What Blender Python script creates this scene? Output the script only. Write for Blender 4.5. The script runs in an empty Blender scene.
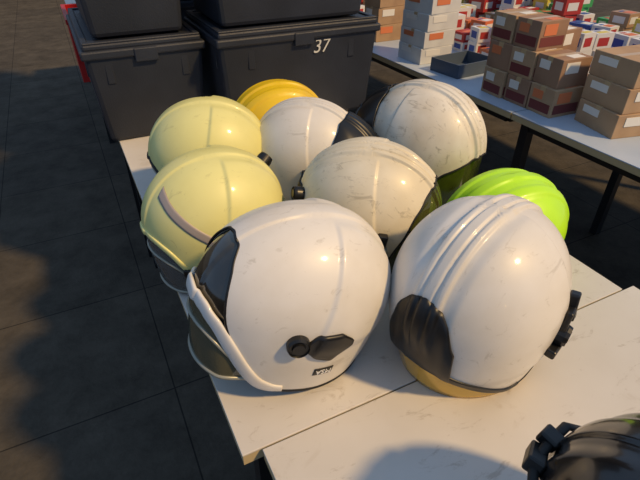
import bpy, bmesh, math, random
from mathutils import Vector, Matrix, Euler
random.seed(7)
scene = bpy.context.scene
COL = scene.collection
A = math.radians(26.5)
P0 = Vector((-0.113, 0.395, 0.0))
ZT = 0.75
def W(u, v, z=0.0):
    return Vector((P0.x + u*math.cos(A) - v*math.sin(A), P0.y + u*math.sin(A) + v*math.cos(A), z))

# ------------------------------------------------------------------ materials
def lin(c):
    return tuple(((x/255.0)/12.92 if x/255.0 <= 0.04045 else (((x/255.0)+0.055)/1.055)**2.4) for x in c)
_m = {}
def mat(name, rgb, rough=0.5, metal=0.0, coat=0.0, rgb2=None, nscale=8.0, lo=0.4, hi=0.7, bump=0.0, bscale=80.0,
        scuff=None, spec=0.5, stretch=(1,1,1)):
    if name in _m: return _m[name]
    m = bpy.data.materials.new(name); m.use_nodes = True
    nt = m.node_tree; b = nt.nodes['Principled BSDF']
    c = lin(rgb)
    b.inputs['Base Color'].default_value = (*c, 1)
    b.inputs['Roughness'].default_value = rough
    b.inputs['Metallic'].default_value = metal
    b.inputs['Coat Weight'].default_value = coat
    b.inputs['Coat Roughness'].default_value = 0.09
    b.inputs['Specular IOR Level'].default_value = spec
    tc = nt.nodes.new('ShaderNodeTexCoord')
    mp = nt.nodes.new('ShaderNodeMapping'); mp.inputs['Scale'].default_value = stretch
    nt.links.new(tc.outputs['Object'], mp.inputs['Vector'])
    src = None
    if rgb2 is not None:
        n = nt.nodes.new('ShaderNodeTexNoise'); n.inputs['Scale'].default_value = nscale; n.inputs['Detail'].default_value = 6
        nt.links.new(mp.outputs[0], n.inputs['Vector'])
        r = nt.nodes.new('ShaderNodeValToRGB')
        r.color_ramp.elements[0].position = lo; r.color_ramp.elements[1].position = hi
        r.color_ramp.elements[0].color = (*c, 1); r.color_ramp.elements[1].color = (*lin(rgb2), 1)
        nt.links.new(n.outputs['Fac'], r.inputs['Fac'])
        src = r.outputs['Color']
    if scuff is not None:
        for si,(amt, sc, colr, th, scl, rt) in enumerate(scuff):
            n2 = nt.nodes.new('ShaderNodeTexNoise'); n2.inputs['Scale'].default_value = sc; n2.inputs['Detail'].default_value = 9
            n2.inputs['Roughness'].default_value = 0.7; n2.inputs['Distortion'].default_value = 1.0
            mp2 = nt.nodes.new('ShaderNodeMapping'); mp2.inputs['Scale'].default_value = scl; mp2.inputs['Rotation'].default_value = rt
            nt.links.new(tc.outputs['Object'], mp2.inputs['Vector']); nt.links.new(mp2.outputs[0], n2.inputs['Vector'])
            r2 = nt.nodes.new('ShaderNodeValToRGB')
            r2.color_ramp.elements[0].position = th; r2.color_ramp.elements[1].position = th+0.08
            r2.color_ramp.elements[0].color = (0,0,0,1); r2.color_ramp.elements[1].color = (amt,amt,amt,1)
            nt.links.new(n2.outputs['Fac'], r2.inputs['Fac'])
            mx = nt.nodes.new('ShaderNodeMix'); mx.data_type = 'RGBA'
            nt.links.new(r2.outputs['Color'], mx.inputs['Factor'])
            if src: nt.links.new(src, mx.inputs['A'])
            else: mx.inputs['A'].default_value = (*c, 1)
            mx.inputs['B'].default_value = (*lin(colr), 1)
            src = mx.outputs['Result']
    if src: nt.links.new(src, b.inputs['Base Color'])
    if bump > 0:
        n3 = nt.nodes.new('ShaderNodeTexNoise'); n3.inputs['Scale'].default_value = bscale; n3.inputs['Detail'].default_value = 4
        nt.links.new(tc.outputs['Object'], n3.inputs['Vector'])
        bp = nt.nodes.new('ShaderNodeBump'); bp.inputs['Strength'].default_value = bump; bp.inputs['Distance'].default_value = 0.004
        nt.links.new(n3.outputs['Fac'], bp.inputs['Height']); nt.links.new(bp.outputs[0], b.inputs['Normal'])
    _m[name] = m
    return m

def glass(name, rgb, refl=1.45, gl=0.03, op=0.0):
    if name in _m: return _m[name]
    m = bpy.data.materials.new(name); m.use_nodes = True
    nt = m.node_tree; nt.nodes.clear()
    out = nt.nodes.new('ShaderNodeOutputMaterial')
    tr = nt.nodes.new('ShaderNodeBsdfTransparent'); tr.inputs['Color'].default_value = (*lin(rgb), 1)
    gs = nt.nodes.new('ShaderNodeBsdfGlossy'); gs.inputs['Roughness'].default_value = gl
    df = nt.nodes.new('ShaderNodeBsdfDiffuse'); df.inputs['Color'].default_value = (*lin(rgb), 1)
    mx0 = nt.nodes.new('ShaderNodeMixShader'); mx0.inputs['Fac'].default_value = op
    nt.links.new(tr.outputs[0], mx0.inputs[1]); nt.links.new(df.outputs[0], mx0.inputs[2])
    fr = nt.nodes.new('ShaderNodeFresnel'); fr.inputs['IOR'].default_value = refl
    mx = nt.nodes.new('ShaderNodeMixShader')
    nt.links.new(fr.outputs[0], mx.inputs['Fac']); nt.links.new(mx0.outputs[0], mx.inputs[1]); nt.links.new(gs.outputs[0], mx.inputs[2])
    nt.links.new(mx.outputs[0], out.inputs[0])
    _m[name] = m
    return m

def S(a1,th1,a2,th2,col):
    return [(a1,24,col,th1,(1,2.6,1.4),(.3,.5,.6)),(a2,40,(70,64,58),th2,(1,.16,.6),(.2,.9,.4)),(a2,34,(80,72,62),th2,(.14,1,.8),(.8,.2,.5))]
WHITE = mat('helmet_white', (220,217,212), 0.45, coat=0.3, rgb2=(204,198,187), nscale=7, scuff=S(.32,.59,.32,.65,(140,130,112)))
WHITE_D = mat('helmet_white_scuffed', (220,214,200), 0.45, coat=0.2, rgb2=(200,188,166), nscale=10, scuff=S(.45,.56,.5,.62,(128,116,96)))
WHITE_C = mat('helmet_cream', (222,213,190), 0.45, coat=0.25, rgb2=(204,192,162), nscale=9, scuff=S(.4,.57,.5,.64,(125,113,92)))
PALE = mat('helmet_luminous_yellow', (222,218,146), 0.45, coat=0.25, rgb2=(208,203,130), nscale=7, scuff=S(.3,.60,.3,.66,(150,145,100)))
YEL = mat('helmet_yellow', (226,192,18), 0.4, coat=0.2, rgb2=(210,172,12), nscale=8)
NEON = mat('helmet_neon_green', (185,240,18), 0.42, coat=0.2, rgb2=(168,226,14), nscale=8, scuff=S(.2,.62,.2,.68,(110,130,30)))
HBLK = mat('helmet_black', (18,16,16), 0.22, coat=0.6, rgb2=(32,26,22), nscale=10)
BLK = mat('black_plastic', (18,18,19), 0.38)
RUB = mat('black_rubber', (14,14,15), 0.6)
LINER = mat('liner_foam', (22,22,24), 0.9, bump=0.3)
GREY = mat('reflective_stripe', (160,150,145), 0.5, metal=0.1)
NECK = mat('amber_neck_shield', (214,172,62), 0.22, metal=0.25, coat=0.6, rgb2=(158,118,42), nscale=12)
SILV = mat('silver_trim', (150,150,138), 0.35, metal=0.3)
WLAB = mat('white_print', (225,225,225), 0.6)
SMOKE = glass('smoked_visor', (138,136,112), 1.7, op=.34)
DARKV = mat('tinted_visor', (26,24,20), 0.10, coat=1.0, rgb2=(92,84,60), nscale=10, lo=0.42, hi=0.75)
OLIVE = glass('olive_visor', (120,124,60), 1.5, op=0.3)
OLIVED = mat('olive_neck_shield', (66,78,26), 0.15, coat=0.9, rgb2=(30,38,14), nscale=10)
CLEAR = glass('clear_visor', (180,184,184), 1.6, op=0.2)
BLUEV = mat('blue_visor', (90,120,145), 0.1, coat=1.0)

# ------------------------------------------------------------------ basics
def mk(name, verts, faces, m, parent=None, smooth=True, solid=0.0, bev=0.0, mats=None, fm=None, merge=False):
    me = bpy.data.meshes.new(name); me.from_pydata([tuple(v) for v in verts], [], faces)
    if merge:
        bm = bmesh.new(); bm.from_mesh(me); bmesh.ops.remove_doubles(bm, verts=bm.verts, dist=1e-6); bm.to_mesh(me); bm.free()
    ob = bpy.data.objects.new(name, me); COL.objects.link(ob)
    if mats:
        for x in mats: me.materials.append(x)
        if fm:
            for i, p in enumerate(me.polygons): p.material_index = fm[i]
    else: me.materials.append(m)
    if smooth:
        for p in me.polygons: p.use_smooth = True
    if solid:
        s = ob.modifiers.new('solid', 'SOLIDIFY'); s.thickness = solid; s.offset = -1
    if bev:
        s = ob.modifiers.new('bevel', 'BEVEL'); s.width = bev; s.segments = 2; s.limit_method = 'ANGLE'
    if parent: ob.parent = parent
    return ob
def empty(name, loc, rot=(0,0,0)):
    e = bpy.data.objects.new(name, None); e.empty_display_size = 0.05
    e.location = loc; e.rotation_euler = rot; COL.objects.link(e); return e
BF = [(0,3,2,1),(4,5,6,7),(0,1,5,4),(1,2,6,5),(2,3,7,6),(3,0,4,7)]
def boxv(x0,x1,y0,y1,z0,z1, t=0.0):
    return [(x0+t,y0+t,z0),(x1-t,y0+t,z0),(x1-t,y1-t,z0),(x0+t,y1-t,z0),(x0,y0,z1),(x1,y0,z1),(x1,y1,z1),(x0,y1,z1)]
def boxes(name, L, m, parent=None, bev=0.0, mats=None):
    V=[];F=[];FM=[]
    for bx in L:
        mi = 0
        if mats: mi = bx[-1]; bx = bx[:-1]
        n=len(V); V+=boxv(*bx); F+=[tuple(n+i for i in f) for f in BF]; FM += [mi]*6
    return mk(name,V,F,m,parent,smooth=False,bev=bev,mats=mats,fm=FM if mats else None)
def tube(name, pts, r, m, parent=None, closed=False, seg=10, flat=1.0):
    V=[];F=[];n=len(pts); pts=[Vector(p) for p in pts]
    up=Vector((0,0,1))
    for i,p in enumerate(pts):
        if closed: t=pts[(i+1)%n]-pts[(i-1)%n]
        else: t=pts[min(i+1,n-1)]-pts[max(i-1,0)]
        t.normalize()
        s=t.cross(up)
        if s.length<1e-3: s=t.cross(Vector((1,0,0)))
        s.normalize(); w=s.cross(t)
        rr=r(i/(n-1)) if callable(r) else r
        for k in range(seg):
            an=2*math.pi*k/seg
            V.append(p+s*(rr*math.cos(an))+w*(rr*flat*math.sin(an)))
    R=n if closed else n-1
    for i in range(R):
        for k in range(seg):
            a=i*seg+k;b=i*seg+(k+1)%seg;c=((i+1)%n)*seg+(k+1)%seg;d=((i+1)%n)*seg+k
            F.append((a,d,c,b))
    if not closed:
        F.append(tuple(range(seg))); F.append(tuple(reversed(range((n-1)*seg,n*seg))))
    return mk(name,V,F,m,parent)

def ss(a,b,x):
    t=max(0.0,min(1.0,(x-a)/(b-a))); return t*t*(3-2*t)
def knots(K, win=4.0):
    def lin1(x):
        if x<=K[0][0]: return K[0][1]
        for (x0,y0),(x1,y1) in zip(K,K[1:]):
            if x<=x1: return y0+(y1-y0)*(x-x0)/(x1-x0)
        return K[-1][1]
    def f(phi):
        p=abs(((phi+180)%360)-180)
        s=0
        for k in range(-4,5):
            s+=lin1(abs(p+k*win/4.0))
        return s/9
    return f

# ------------------------------------------------------------------ helmet builder
class Helmet:
    def __init__(self, name, a=.155, b=.13, c=.145, zc=.14, k=.16, disp=None, af=None):
        self.a,self.b,self.c,self.zc,self.k=a,b,c,zc,k
        self.af=af or a
        self.disp=disp or (lambda x,y,z,phi,q:0.0)
        self.e=empty(name,(0,0,0)); self.parts=[]
    def raw(self, phi, q):
        f=math.radians(phi); a,b,c=self.a,self.b,self.c
        a=a+(self.af-a)*ss(-.3,1.0,math.cos(f))
        if q<=1:
            th=q*math.pi/2; rho=math.sin(th)**0.93 if q>0 else 0.0; z=self.zc+c*math.cos(th)
            n=Vector((math.sin(th)*math.cos(f)/a, math.sin(th)*math.sin(f)/b, math.cos(th)/c))
        else:
            s=q-1; rho=1-self.k*s**1.9; z=self.zc-s*self.zc
            n=Vector((math.cos(f)/a, math.sin(f)/b, -s*self.k*1.9/self.zc*0.9))
        n.normalize()
        return Vector((a*rho*math.cos(f), b*rho*math.sin(f), z)), n
    def P(self, phi, q, off=0.0):
        p,n=self.raw(phi,q)
        return p+n*(off+self.disp(p.x,p.y,p.z,phi,q))
    def patch(self, name, p0,p1,qt,qb,m, off=0.0, solid=.004, nphi=None, nq=24, merge=False):
        full = abs(p1-p0)>=359.9
        nphi=nphi or max(8,int(abs(p1-p0)*0.9))
        V=[];F=[]
        for i in range(nq+1):
            for j in range(nphi+(0 if full else 1)):
                ph=p0+(p1-p0)*j/nphi
                a=qt(ph) if callable(qt) else qt; b=qb(ph) if callable(qb) else qb
                t=i/nq; q=a+(b-a)*t
                o=off(ph,t) if callable(off) else off
                V.append(self.P(ph,q,o))
        w=nphi+(0 if full else 1)
        for i in range(nq):
            for j in range(nphi):
                j2=(j+1)%w if full else j+1
                F.append((i*w+j,(i+1)*w+j,(i+1)*w+j2,i*w+j2))
        ob=mk(name,V,F,m,self.e,solid=solid,merge=merge); self.parts.append(ob); return ob
    def band(self,name,p0,p1,qf,m,hw,ht,off=0.0,n=200,seg=20):
        # flat rounded moulding swept along the surface: hw along the shell, ht along its normal
        P=[];N=[]
        for i in range(n+1):
            ph=p0+(p1-p0)*i/n; q=qf(ph); P.append(self.P(ph,q,off)); N.append(self.raw(ph,q)[1])
        V=[];F=[]
        for i in range(n+1):
            t=(P[min(i+1,n)]-P[max(i-1,0)]).normalized(); nn=N[i]; nn=(nn-t*nn.dot(t)).normalized(); s=t.cross(nn)
            w=hw(i/n) if callable(hw) else hw
            for k in range(seg):
                an=2*math.pi*k/seg; cx=math.cos(an); sy=math.sin(an)
                cx=math.copysign(abs(cx)**.7,cx); sy=math.copysign(abs(sy)**.8,sy)
                V.append(P[i]+s*(w*cx)+nn*(ht*sy))
        for i in range(n):
            for k in range(seg):
                k2=(k+1)%seg; F.append((i*seg+k,i*seg+k2,(i+1)*seg+k2,(i+1)*seg+k))
        F.append(tuple(reversed(range(seg)))); F.append(tuple(range(n*seg,(n+1)*seg)))
        ob=mk(name,V,F,m,self.e)
        bm=bmesh.new(); bm.from_mesh(ob.data); bmesh.ops.recalc_face_normals(bm,faces=bm.faces); bm.to_mesh(ob.data); bm.free()
        self.parts.append(ob); return ob
    def rimtube(self,name,p0,p1,qf,m,r=.004,off=0.0,n=120,closed=False,flat=1.0):
        pts=[self.P(p0+(p1-p0)*i/n,qf(p0+(p1-p0)*i/n) if callable(qf) else qf,off(p0+(p1-p0)*i/n) if callable(off) else off) for i in range(n+(0 if closed else 1))]
        ob=tube(name,pts,r,m,self.e,closed=closed,flat=flat); self.parts.append(ob); return ob
    def frame(self,phi,q,off=0.0):
        p,n=self.raw(phi,q); p=self.P(phi,q,off)
        up=Vector((0,0,1)); t=up.cross(n).normalized(); u=n.cross(t).normalized()
        return Matrix((( t.x,u.x,n.x,p.x),(t.y,u.y,n.y,p.y),(t.z,u.z,n.z,p.z),(0,0,0,1)))
    def add_local(self,ob,M):
        ob.data.transform(M); self.parts.append(ob); return ob
    def disc(self,name,phi,q,r,th,m,off=0.0,seg=32):
        V=[];F=[]
        prof=[(0,th),(r*.55,th),(r*.6,th*.75),(r*.82,th*.75),(r*.9,th*.95),(r,th*.6),(r,-.006)]
        for (rr,z) in prof:
            for k in range(seg):
                an=2*math.pi*k/seg; V.append((max(rr,1e-5)*math.cos(an),max(rr,1e-5)*math.sin(an),z))
        for i in range(len(prof)-1):
            for k in range(seg):
                k2=(k+1)%seg; F.append((i*seg+k,(i+1)*seg+k,(i+1)*seg+k2,i*seg+k2))
        return self.add_local(mk(name,V,F,m,self.e,smooth=False),self.frame(phi,q,off))
    def block(self,name,phi,q,sx,sy,sz,m,off=0.0,rot=0.0,bev=.003):
        ob=boxes(name,[(-sx/2,sx/2,-sy/2,sy/2,-sz*.3,sz)],m,self.e,bev=bev)
        return self.add_local(ob,self.frame(phi,q,off)@Matrix.Rotation(rot,4,'Z'))
    def text(self,s,phi,q,size,m,rot=0.0,off=.003):
        cu=bpy.data.curves.new('lettering','FONT'); cu.body=s; cu.size=size; cu.extrude=.0004; cu.align_x='CENTER'; cu.align_y='CENTER'
        t=bpy.data.objects.new('lettering',cu); COL.objects.link(t)
        dg=bpy.context.evaluated_depsgraph_get(); me=bpy.data.meshes.new_from_object(t.evaluated_get(dg))
        bpy.data.objects.remove(t)
        ob=bpy.data.objects.new('lettering',me); COL.objects.link(ob); ob.parent=self.e; me.materials.clear(); me.materials.append(m)
        return self.add_local(ob,self.frame(phi,q,off)@Matrix.Rotation(rot,4,'Z'))
    def place(self,x,y,heading,pitch=0.0,roll=0.0,scale=1.0,zbase=ZT):
        R=Matrix.Rotation(math.radians(heading),4,'Z')@Matrix.Rotation(-math.radians(pitch),4,'Y')@Matrix.Rotation(math.radians(roll),4,'X')
        mz=1e9
        for o in self.parts:
            for v in o.data.vertices:
                mz=min(mz,(R@v.co).z)
        self.e.rotation_euler=R.to_euler(); self.e.scale=(scale,)*3
        self.e.location=(x,y,zbase+.0005-mz*scale)

def dispA(x,y,z,phi,q):
    d=.0035*(1-ss(.016,.021,abs(y)))*(1-ss(1.0,1.3,q))
    d+=.0042*(1-ss(-.004,.004,x+.25*(z-.2)))*ss(.028,.05,abs(y))*(1-ss(1.15,1.35,q))
    return d
def dispB(x,y,z,phi,q):
    f=(1-ss(1.0,1.3,q))
    d=.0055*(1-ss(.020,.025,abs(y)))*f
    d-=.0032*(1-ss(.001,.004,abs(abs(y)-.010)))*f
    d+=.003*(1-ss(.052,.058,x+.12*z))*ss(.03,.045,abs(y))*(1-ss(1.5,1.7,q))
    return d
def dispC(x,y,z,phi,q):
    d=0
    for yc,h in ((0,.005),(.048,.0045),(-.048,.0045)):
        d+=h*(1-ss(.009,.015,abs(y-yc)))*(1-ss(.8,1.15,q))
    return d

Lk1=knots([(0,.92),(20,.97),(31,1.10),(40,1.36),(47,1.64),(54,1.85),(62,1.92),(180,1.9)],3)
Lk2=knots([(0,.95),(25,1.0),(38,1.14),(48,1.40),(56,1.70),(64,1.92),(74,2.0),(180,1.9)])
def helmetA(name, shell, panel=True, visor=SMOKE, vis_b=1.75, lip=None, lr=.0045, vout=.020, **kw):
    h=Helmet(name,disp=dispA,**kw)
    lip=lip or shell
    Lk=Lk1 if panel else Lk2
    end=70 if panel else 76
    if panel:
        rim=knots([(0,.46),(18,.50),(30,.70),(37,1.12),(43,1.46),(51,1.82),(59,1.98),(95,2.0),(130,1.95),(180,1.87)],3)
    else:
        rim=knots([(0,.94),(25,.99),(38,1.13),(48,1.40),(56,1.70),(64,1.92),(74,2.0),(95,2.0),(130,1.95),(180,1.87)])
    h.patch('shell',0,360,0.0,rim,shell,nphi=360,nq=80,merge=True,solid=.005)
    h.patch('liner',0,360,0.0,lambda p:rim(p)-.03,LINER,off=-.012,nphi=90,nq=24,merge=True,solid=.01)
    if panel:
        h.patch('front_panel',-50,50,lambda p:rim(p)-.06,lambda p:max(Lk(p)+.01,rim(p)),DARKV,off=-.004,solid=.003)
        h.rimtube('panel_seal',-44,44,lambda p:rim(p),BLK,r=.0024,off=-.001)
        h.band('brow_bezel',-end,end,Lk,lip,lambda t:.0125-.005*ss(.8,1.0,abs(2*t-1)),.0042,off=.0005)
    else:
        h.band('brow_bezel',-end,end,Lk,lip,.0065 if lip!=RUB else .005,.0035,off=.0005)
    vb=knots([(0,vis_b),(35,vis_b+.02),(50,vis_b+.08),(60,vis_b+.1)])
    vq=lambda p:max(vb(p),Lk(p)+.04)
    ve=50 if panel else 58
    h.patch('face_visor',-ve,ve,lambda p:Lk(p)-.02,vq,visor,off=lambda p,t:-.004+vout*t*(1-ss(30,ve,abs(p))),solid=.0025)
    h.rimtube('visor_edge',-ve,ve,vq,SILV,r=.0035,off=lambda p:-.004+vout*(1-ss(30,ve,abs(p))))
    h.rimtube('visor_seam',-ve,ve,lambda p:(vq(p)*.35+(Lk(p)-.02)*.65),SILV,r=.003,off=lambda p:-.003+vout*.35*(1-ss(30,ve,abs(p))))
    h.rimtube('rim_trim',64,296,rim,RUB,r=.0042,off=-.002)
    h.patch('neck_guard',95,265,1.75,lambda p:1.99,RUB,off=-.012,solid=.004)
    return h

def helmetB(name, shell, visor=OLIVE, neck=None, clips=True, nape=True, back=1.55, raised=None, cq=0.0, **kw):
    h=Helmet(name,disp=dispB,**kw)
    rim=knots([(0,.62),(25,.66),(45,.80),(58,1.05),(66,1.4),(74,1.75),(84,1.9),(110,1.90 if back>1.3 else 1.70),(135,back+.22),(160,back+.04),(180,back)])
    h.patch('shell',0,360,0.0,rim,shell,nphi=360,nq=80,merge=True,solid=.005)
    h.patch('liner',0,360,0.0,lambda p:rim(p)-.02,LINER,off=-.014,nphi=90,nq=24,merge=True,solid=.01)
    h.rimtube('shell_edge',0,360,rim,RUB,r=.003,off=-.001,n=300,closed=True)
    vb=knots([(0,1.62),(40,1.66),(60,1.75),(75,1.86),(80,1.9)])
    h.patch('face_visor',-78,78,lambda p:rim(p)-.03,lambda p:max(vb(p),rim(p)+.03),visor,off=-.004,solid=.003)
    h.rimtube('visor_edge',-78,78,lambda p:max(vb(p),rim(p)+.03),BLK,r=.003,off=-.004)
    h.patch('brow_band',-60,60,lambda p:rim(p)+.10,lambda p:rim(p)+.32,BLK,off=-.016,solid=.004)
    if raised:
        h.patch('raised_visor',-66,66,knots([(0,.42),(30,.46),(50,.66),(66,1.0)]),knots([(0,.80),(30,.82),(50,.95),(66,1.16)]),raised,
                off=lambda p,t:.006+.030*t*(1-ss(45,66,abs(p))),solid=.004)
        h.rimtube('raised_visor_edge',-66,66,knots([(0,.80),(30,.82),(50,.95),(66,1.16)]),BLK,r=.004,off=lambda p:.006+.030*(1-ss(45,66,abs(p))))
    if nape:
        nt=knots([(154,1.15),(160,.90),(168,.78),(180,.74)],2)
        h.patch('nape_plate',155,205,nt,lambda p:rim(p)+.02,BLK,off=lambda p,t:.007-.004*abs(2*t-1)**3,solid=.007,nq=16)
        h.patch('nape_band',100,260,lambda p:rim(p)-.09+.04*ss(30,70,abs(p-180)),lambda p:rim(p)+.01,BLK,off=.003,solid=.005,nq=6)
    h.patch('neck_guard',85,275,lambda p:rim(p)-.06,lambda p:2.0,neck or RUB,off=lambda p,t:-.006+.004*t,solid=.005,nq=8)
    if clips:
        for s in (1,-1):
            h.block('clip_base',s*76,1.20+cq,.034,.085,.008,BLK,off=.001)
            h.block('clip_arm',s*72,.97+cq,.020,.045,.012,BLK,off=.002,rot=.2*s)
            h.disc('clip_wheel',s*78,1.26+cq,.018,.015,BLK,off=.002,seg=12)
            h.block('clip_lever',s*84,1.40+cq,.034,.016,.012,BLK,off=.002)
            h.block('clip_tab',s*72,1.42+cq,.020,.026,.013,BLK,off=.002,rot=.5*s)
            h.disc('clip_screw',s*70,1.08+cq,.008,.014,SILV,off=.002,seg=12)
    return h

def helmetC(name, shell, a=.135,b=.112,c=.13,zc=.07):
    h=Helmet(name,a=a,b=b,c=c,zc=zc,k=.06,disp=dispC)
    rim=knots([(0,1.45),(30,1.5),(60,1.8),(90,2.0),(130,1.95),(180,1.8)],8)
    h.patch('shell',0,360,0.0,rim,shell,nphi=300,nq=70,merge=True,solid=.004)
    h.patch('liner',0,360,0.0,lambda p:rim(p)-.1,LINER,off=-.010,nphi=90,nq=20,merge=True,solid=.008)
    h.patch('peak',-42,42,lambda p:rim(p)-.12,lambda p:rim(p)+.05,shell,off=lambda p,t:.001+.022*t*(1-ss(10,42,abs(p))),solid=.004,nq=8)
    h.rimtube('rim_trim',0,360,rim,RUB,r=.003,n=200,closed=True,off=-.002)
    for s in (1,-1):
        h.block('side_clip',s*88,1.55,.03,.03,.006,RUB,off=.001)
    return h

# front white helmet
h=helmetA('fire_helmet',WHITE,panel=True,visor=SMOKE,vis_b=1.78,vout=.018,a=.157,af=.183)
for s in (1,-1):
    h.disc('pivot_disc',s*73,1.11,.018,.014,BLK)
    h.patch('ear_plate',*( (77,105) if s>0 else (-105,-77)),knots([(76,1.15),(83,.99),(97,.99),(106,1.12)],1),knots([(76,1.17),(84,1.33),(94,1.40),(106,1.16)],1),BLK,off=.005,solid=.006,nq=8)
h.patch('label',87,100,1.56,1.68,BLK,off=.0012,solid=.001,nq=4)
h.text('MSA',93.5,1.62,.015,WLAB,rot=math.pi,off=.0018)
h.place(-.058,.594,203,pitch=12,roll=0,scale=.95)
# right white helmet
h=helmetB('fire_helmet',WHITE,neck=NECK,back=1.5,cq=-.02)
h.place(.262,.612,42,pitch=0,scale=1.01)
# cream helmet
h=helmetB('fire_helmet',WHITE_C)
h.disc('nape_knob',206,.80,.016,.016,BLK,off=.006)
h.place(.108,.885,-16,pitch=0,roll=8,scale=.94)
# white helmet with raised visor
h=helmetB('fire_helmet',WHITE,visor=BLUEV,raised=BLK)
h.place(-.028,1.15,-16,pitch=0,scale=.93)
# scuffed helmet
h=helmetB('fire_helmet',WHITE_D,neck=OLIVED,nape=False,back=.95,raised=BLK)
h.place(.272,1.19,138,pitch=0,scale=1.03)
h=helmetC('safety_helmet',YEL,a=.145,b=.125,c=.14,zc=.1); h.place(-.122,1.37,200)
h=helmetA('fire_helmet',PALE,panel=False,visor=DARKV,vis_b=1.5,lip=RUB,vout=.0)
h.place(-.277,1.13,190,pitch=0,scale=.95)
h=helmetA('fire_helmet',PALE,panel=False,visor=CLEAR,vis_b=1.9,vout=.015)
sq=knots([(10,.46),(30,.58),(50,.74),(75,.96),(90,1.08)],2)
h.patch('reflective_stripe',20,76,lambda p:sq(p)-.055,lambda p:sq(p)+.055,GREY,off=.0012,solid=.001,nq=4)
h.disc('rear_knob',200,.68,.018,.024,BLK)
for s in (1,-1): h.block('brow_corner',s*52,1.5,.03,.028,.006,BLK,off=.003)
h.place(-.213,.85,207,pitch=-1,scale=.92)
h=helmetC('safety_helmet',NEON,a=.14,b=.12,c=.12,zc=.065); h.place(.408,.905,20)
# black helmet near the front edge
h=helmetA('fire_helmet',HBLK,panel=False,visor=SMOKE)
h.disc('strap_knob',250,1.05,.014,.018,BLK,seg=10,off=.003)
h.block('strap_clip',246,.93,.026,.022,.016,BLK,off=.003)
h.block('strap_buckle',200,.90,.040,.020,.016,BLK,off=.004,rot=.4)
h.block('strap_buckle_b',187,.88,.024,.016,.018,BLK,off=.002,rot=.2)
st=tube('chin_strap',[h.P(250,1.0,.008),h.P(238,.93,.009),h.P(224,.90,.009),h.P(205,.88,.010),h.P(190,.87,.010),h.P(175,.88,.009),h.P(160,.98,.006)],.006,RUB,h.e,flat=.6); h.parts.append(st)
h.place(.350,.188,300,pitch=0,scale=.96)

# ------------------------------------------------------------------ tables
TOPM=mat('table_laminate',(212,208,203),0.42,rgb2=(198,192,183),nscale=3,scuff=[(.4,14,(140,125,105),.58,(1,2,1),(0,0,.4)),(.3,6,(165,150,130),.60,(1,1,1),(0,0,0))])
EDGE=mat('table_edge',(186,168,130),0.5)
STEEL=mat('black_steel',(20,22,25),0.45)
def table(u0,u1,v0,v1,name='folding_table',top=None,inset=.03,sxs=(-1,1),sys_=(-1,1)):
    e=empty(name,W((u0+u1)/2,(v0+v1)/2,0),(0,0,A))
    w=(u1-u0)/2;l=(v1-v0)/2
    boxes('table_top',[(-w,w,-l,l,ZT-.004,ZT)],top or TOPM,e,bev=.001)
    boxes('table_core',[(-w+.001,w-.001,-l+.001,l-.001,ZT-.026,ZT-.004)],EDGE,e)
    L=[]
    i=inset;r=.018
    for sx in sxs:
        for sy in sys_:
            cx=sx*(w-i-r);cy=sy*(l-i-r)
            L.append((cx-r,cx+r,cy-r,cy+r,0,ZT-.026))
    for sx in (-1,1):
        cx=sx*(w-i-r);L.append((cx-.012,cx+.012,-l+i+r,l-i-r,ZT-.06,ZT-.027))
    for sy in (-1,1):
        cy=sy*(l-i-r);L.append((-w+i+r,w-i-r,cy-.012,cy+.012,ZT-.06,ZT-.027))
    boxes('frame',L,STEEL,e)
    return e
table(.03,.86,-1.62,-.003)
table(0,.83,0,1.6)
table(-.01,.82,1.606,3.2)
table(0,.83,3.206,4.8)
TOP_SHADE=mat('table_laminate_shade_tint',(182,194,210),0.4,rgb2=(160,176,196),nscale=3)  # same laminate, with the bluish tone of shade put into its colour
for k,(a0,a1) in enumerate([(-.75,.87),(.876,2.5),(2.506,4.1)]):
    table(1.38,2.18,a0,a1,top=TOP_SHADE,sys_=(1,) if k else (-1,1))
    table(2.186,2.98,a0,a1,top=TOP_SHADE,sxs=(1,),sys_=(1,) if k else (-1,1))

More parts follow.
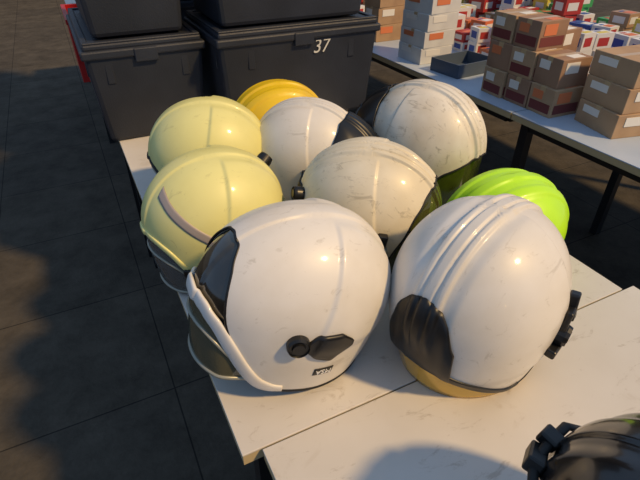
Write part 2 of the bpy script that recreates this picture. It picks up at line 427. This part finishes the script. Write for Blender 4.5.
# ------------------------------------------------------------------ storage bins
BIN=mat('bin_plastic',(34,38,47),0.5,rgb2=(44,49,60),nscale=5,bump=0.15,bscale=200)
CHALK=mat('chalk_marker',(200,200,195),0.8)
def bin_(u0,u1,v0,v1,z,hh,text=None,name='storage_bin'):
    e=empty(name,W((u0+u1)/2,(v0+v1)/2,z),(0,0,A))
    w=(u1-u0)/2;l=(v1-v0)/2
    lz=hh-.035
    boxes('body',[(-w+.008,w-.008,-l+.008,l-.008,0,lz,.020)],BIN,e,bev=.014)
    boxes('lid',[(-w,w,-l,l,lz-.014,lz+.012),(-w+.010,w-.010,-l+.010,l-.010,lz+.010,hh-.006)],BIN,e,bev=.006)
    L=[]
    for (x0,x1,y0,y1) in ((-w+.012,w-.012,-l+.012,-l+.03),(-w+.012,w-.012,l-.03,l-.012),(-w+.012,-w+.03,-l+.03,l-.03),(w-.03,w-.012,-l+.03,l-.03)):
        L.append((x0,x1,y0,y1,hh-.008,hh-.0005))
    boxes('lid_border',L,BIN,e,bev=.003)
    R=[]
    for s in (-1,1):
        for k in (-1,1):
            x=k*w*.62
            R.append((x-.012,x+.012,min(s*(l-.03),s*(l-.010)),max(s*(l-.03),s*(l-.010)),lz-.09,lz-.005))
            y=k*l*.62
            R.append((min(s*(w-.03),s*(w-.010)),max(s*(w-.03),s*(w-.010)),y-.012,y+.012,lz-.09,lz-.005))
    boxes('ribs',R,BIN,e,bev=.003)
    boxes('latches',[(-.035,.035,-l-.004,-l+.01,lz-.03,lz+.010),(-.035,.035,l-.01,l+.004,lz-.03,lz+.010)],BIN,e,bev=.003)
    if text:
        cu=bpy.data.curves.new('t','FONT'); cu.body=text; cu.size=.062; cu.extrude=.0005; cu.align_x='CENTER'; cu.align_y='CENTER'; cu.shear=.25
        t=bpy.data.objects.new('t',cu); COL.objects.link(t)
        dg=bpy.context.evaluated_depsgraph_get(); me=bpy.data.meshes.new_from_object(t.evaluated_get(dg)); bpy.data.objects.remove(t)
        ob=bpy.data.objects.new('number_marking',me); COL.objects.link(ob); me.materials.clear(); me.materials.append(CHALK)
        ob.parent=e; ob.location=(.064,-l+.0085,lz-.043); ob.rotation_euler=(math.radians(86),0,0)
    return e
bin_(-.05,.325,1.225,1.90,ZT,.32)
bin_(.335,.93,1.13,1.56,ZT,.335,text='37')
bin_(-.03,.30,1.25,1.87,ZT+.32,.33)
bin_(.345,.905,1.155,1.55,ZT+.335,.33)
bin_(-.02,.30,1.26,1.86,ZT+.65,.33)  # unseen third tier, added to lengthen the floor shadow
bin_(.35,.89,1.165,1.54,ZT+.665,.33)  # third tier here too, out of view and added for its shadow
for k in range(4):  # tall stacks hidden from the camera, added to shade the floor at left
    for lv in range(5):
        bin_(.30,.80,1.92+.42*k,2.32+.42*k,ZT+.33*lv,.33)
RED=mat('red_plastic',(180,25,25),0.4)
e=empty('red_crate',W(.07,2.20,ZT),(0,0,A))
boxes('crate_walls',[(-.12,.12,-.2,-.188,0,.26),(-.12,.12,.188,.2,0,.26),(-.12,-.108,-.188,.188,0,.26),(.108,.12,-.188,.188,0,.26),(-.108,.108,-.188,.188,0,.012)],RED,e,bev=.002)
boxes('crate_rim',[(-.126,.126,-.206,-.187,.24,.2605),(-.126,.126,.187,.206,.24,.2605),(-.126,-.107,-.187,.187,.24,.2605),(.107,.126,-.187,.187,.24,.2605)],RED,e,bev=.002)

# ------------------------------------------------------------------ cartons
CARD=mat('cardboard',(176,146,114),0.8,rgb2=(156,126,98),nscale=10)
CARD2=mat('cardboard_dark',(154,122,98),0.8,rgb2=(134,104,84),nscale=10)
MAR=mat('maroon_print',(112,52,50),0.7)
TAPE=mat('packing_tape',(186,160,122),0.3)
LABEL=mat('paper_label',(225,222,215),0.6)
LABEL2=mat('orange_label',(212,122,78),0.6)
WCARD=mat('white_card',(215,215,212),0.6,rgb2=(200,200,200),nscale=9)
def carton(u,v,z,sx,sy,sz,rot=0.0,m=None,pr=None,lab=LABEL,name='cardboard_box'):
    e=empty(name,W(u,v,z),(0,0,A+rot)); m=m or CARD
    boxes('carton',[(-sx/2,sx/2,-sy/2,sy/2,0,sz)],m,e,bev=.002)
    t=.0006
    boxes('tape',[(-sx/2-t,sx/2+t,-.012,.012,sz-.02,sz+t)],TAPE,e)
    if pr:
        boxes('printed_band',[(-sx/2-t*2,-sx/2+.001,-sy/2+.01,sy/2-.01,sz*.12,sz*.45),(-sx/2+.01,sx/2-.01,-sy/2-t*2,-sy/2+.001,sz*.12,sz*.45)],pr,e)
    boxes('label',[(-sx*.1,sx*.32,-sy*.42,-sy*.1,sz,sz+t*1.5),(-sx/2-t*3,-sx/2,-sy*.05,sy*.35,sz*.55,sz*.85),(-sx*.35,sx*.1,-sy/2-t*3,-sy/2,sz*.5,sz*.88)],lab,e)
    return e
for k in range(3):
    for lv in range(3):
        if lv==2 and k==0: continue
        v=.82+.125*k
        carton(1.53+.01*lv+random.uniform(-.006,.006),v+.012*lv,ZT+lv*.1025,.14,.118,.102,rot=random.uniform(-.06,.06),
               m=CARD2 if (k+lv)%2 else CARD,pr=MAR if (k+lv)%2==0 or k==1 else None,lab=LABEL2 if (k+lv)%3==0 else LABEL)
for lv in range(3):
    carton(1.62+.01*lv,.60+.008*lv,ZT+lv*.0825,.22,.19,.082,rot=-.22+.05*lv,m=CARD)
carton(1.70,.86,ZT,.15,.15,.12,m=CARD2,pr=MAR)
carton(1.70,1.02,ZT,.15,.15,.14,m=CARD)
carton(1.70,1.02,ZT+.1405,.14,.12,.11,rot=.12,m=CARD2)
for lv in range(4):
    carton(1.55+.005*lv,1.66,ZT+lv*.0755,.19,.19,.075,rot=.04*lv,m=WCARD,lab=LABEL2 if lv%2 else LABEL,name='white_box')
for lv in range(3):
    carton(1.6,2.13,ZT+lv*.09,.18,.14,.089,rot=.05*lv,m=CARD,lab=LABEL if lv%2 else LABEL2)
TRAY=mat('grey_blue_plastic',(75,88,105),0.45)
e=empty('open_tray',W(1.58,1.40,ZT),(0,0,A+.1))
boxes('tray',[(-.12,.12,-.09,.09,0,.004),(-.12,.12,-.09,-.085,.004,.06),(-.12,.12,.085,.09,.004,.06),(-.12,-.115,-.085,.085,.004,.06),(.115,.12,-.085,.085,.004,.06)],TRAY,e,bev=.001)
pal=[('pk_white',(214,214,214)),('pk_orange',(205,112,70)),('pk_blue',(48,80,155)),('pk_yellow',(208,190,80)),('pk_green',(60,150,88)),
     ('pk_red',(170,52,50)),('pk_card',(165,134,104)),('pk_grey',(120,126,134)),('pk_violet',(100,92,145))]
PM=[mat(n,c,0.5) for n,c in pal]
def pile(name,u0,u1,v0,v1,weights,cell=.11,maxs=3,hmin=.03,hmax=.08):
    e=empty(name,W((u0+u1)/2,(v0+v1)/2,ZT),(0,0,A)); V=[];F=[];FM=[]
    w=(u1-u0)/2;l=(v1-v0)/2
    nx=int(2*w/cell);ny=int(2*l/cell)
    def add(cx,cy,ca,sa,bx,mi):
        n=len(V)
        for (x,y,z) in boxv(*bx): V.append((cx+x*ca-y*sa,cy+x*sa+y*ca,z))
        F.extend([tuple(n+i for i in f) for f in BF]); FM.extend([mi]*6)
    for i in range(nx):
        for j in range(ny):
            cx=-w+cell*(i+.5);cy=-l+cell*(j+.5);z=0
            mi=random.choice(weights)
            hh=random.uniform(hmin,hmax)
            for s in range(random.randint(1,maxs)):
                sx=cell*random.uniform(.32,.47);sy=cell*random.uniform(.28,.47)
                an=random.uniform(-.2,.2); ca,sa=math.cos(an),math.sin(an)
                if random.random()<.35: mi=random.choice(weights)
                add(cx,cy,ca,sa,(-sx,sx,-sy,sy,z,z+hh),mi)
                add(cx,cy,ca,sa,(-sx*.7,sx*.5,-sy-.0006,-sy+.002,z+hh*.25,z+hh*.75),0 if mi else 5)
                add(cx,cy,ca,sa,(-sx-.0006,-sx+.002,-sy*.6,sy*.6,z+hh*.25,z+hh*.75),0 if mi else 2)
                z+=hh+.0004
            add(cx,cy,ca,sa,(-sx*.6,sx*.6,-sy*.7,sy*.1,z,z+.0008),random.choice([0,0,1,2,3]))
            add(cx,cy,ca,sa,(-sx*.5,sx*.2,sy*.3,sy*.6,z,z+.0008),random.choice([7,2,5]))
    mk('packages',V,F,None,e,smooth=False,mats=PM,fm=FM)
    return e
pile('product_package_pile',1.80,2.14,1.22,2.3,[1,6,0,1,3,5],maxs=3)
pile('product_package_pile',1.82,2.14,.45,1.2,[2,0,0,2,8],cell=.105,maxs=3)
pile('product_package_pile',2.22,2.94,.2,1.2,[0,2,2,8,3],cell=.12,maxs=4)
pile('product_package_pile',2.22,2.94,1.25,2.45,[4,2,4,0,0,3,5,6],cell=.13,maxs=4)
pile('product_package_pile',1.45,2.14,2.55,3.9,[6,0,0,5,7],cell=.16,maxs=4)
pile('product_package_pile',2.22,2.94,2.55,3.9,[0,4,2,3,6,7],cell=.16,maxs=4)
bin_(.1,.7,3.75,4.15,ZT,.3)

# ------------------------------------------------------------------ floor / wall
fm=bpy.data.materials.new('paving_slabs'); fm.use_nodes=True; nt=fm.node_tree; b=nt.nodes['Principled BSDF']
tc=nt.nodes.new('ShaderNodeTexCoord'); mp=nt.nodes.new('ShaderNodeMapping'); mp.inputs['Location'].default_value=(.044,-.21,0)
br=nt.nodes.new('ShaderNodeTexBrick'); br.offset=0.0; br.inputs['Scale'].default_value=1.0
br.inputs['Brick Width'].default_value=.6; br.inputs['Row Height'].default_value=.6; br.inputs['Mortar Size'].default_value=.0035; br.inputs['Mortar Smooth'].default_value=.6
br.inputs['Color1'].default_value=(*lin((90,84,75)),1); br.inputs['Color2'].default_value=(*lin((82,77,70)),1); br.inputs['Mortar'].default_value=(*lin((48,46,43)),1)
nt.links.new(tc.outputs['Object'],mp.inputs['Vector']); nt.links.new(mp.outputs[0],br.inputs['Vector'])
nz=nt.nodes.new('ShaderNodeTexNoise'); nz.inputs['Scale'].default_value=5; nz.inputs['Detail'].default_value=14; nz.inputs['Roughness'].default_value=.75; nt.links.new(tc.outputs['Object'],nz.inputs['Vector'])
rp=nt.nodes.new('ShaderNodeValToRGB'); rp.color_ramp.elements[0].position=.3; rp.color_ramp.elements[1].position=.7
rp.color_ramp.elements[0].color=(.4,.4,.4,1); rp.color_ramp.elements[1].color=(1,1,1,1); nt.links.new(nz.outputs['Fac'],rp.inputs['Fac'])
mx=nt.nodes.new('ShaderNodeMix'); mx.data_type='RGBA'; mx.blend_type='MULTIPLY'; mx.inputs['Factor'].default_value=1
nt.links.new(br.outputs['Color'],mx.inputs['A']); nt.links.new(rp.outputs['Color'],mx.inputs['B']); nt.links.new(mx.outputs['Result'],b.inputs['Base Color'])
b.inputs['Roughness'].default_value=.9; b.inputs['Specular IOR Level'].default_value=.15
bp=nt.nodes.new('ShaderNodeBump'); bp.inputs['Strength'].default_value=.5; bp.inputs['Distance'].default_value=.006
nz2=nt.nodes.new('ShaderNodeTexNoise'); nz2.inputs['Scale'].default_value=60; nz2.inputs['Detail'].default_value=6; nt.links.new(tc.outputs['Object'],nz2.inputs['Vector'])
nt.links.new(nz2.outputs['Fac'],bp.inputs['Height']); nt.links.new(bp.outputs[0],b.inputs['Normal'])
fl=boxes('floor',[(-16,16,-16,16,-.1,0)],fm); fl.rotation_euler=(0,0,A); fl.location=P0
WL=mat('wall_paint',(120,122,126),.8,rgb2=(105,108,112),nscale=2)
wb=boxes('wall_back',[(-16,16,14,14.2,0,4)],WL); wb.rotation_euler=(0,0,A); wb.location=P0

# ------------------------------------------------------------------ light
w=bpy.data.worlds.new('World'); scene.world=w; w.use_nodes=True; nt=w.node_tree; bg=nt.nodes['Background']
bg.inputs['Color'].default_value=(.46,.67,1.0,1); bg.inputs['Strength'].default_value=.54
sun=bpy.data.lights.new('sun','SUN'); sun.energy=3.4; sun.color=(1.0,.66,.29); sun.angle=math.radians(4)
so=bpy.data.objects.new('sun',sun); COL.objects.link(so)
so.rotation_euler=Vector((-.88,.45,-.98)).to_track_quat('-Z','Y').to_euler(); so.location=(4,-2,5)

cam=bpy.data.cameras.new('camera'); cam.sensor_width=36; cam.lens=483*36/640; cam.clip_start=.02
co=bpy.data.objects.new('camera',cam); COL.objects.link(co); co.location=(0,0,1.41); co.rotation_euler=(math.radians(55),0,0)
scene.camera=co
scene.view_settings.view_transform='Standard'
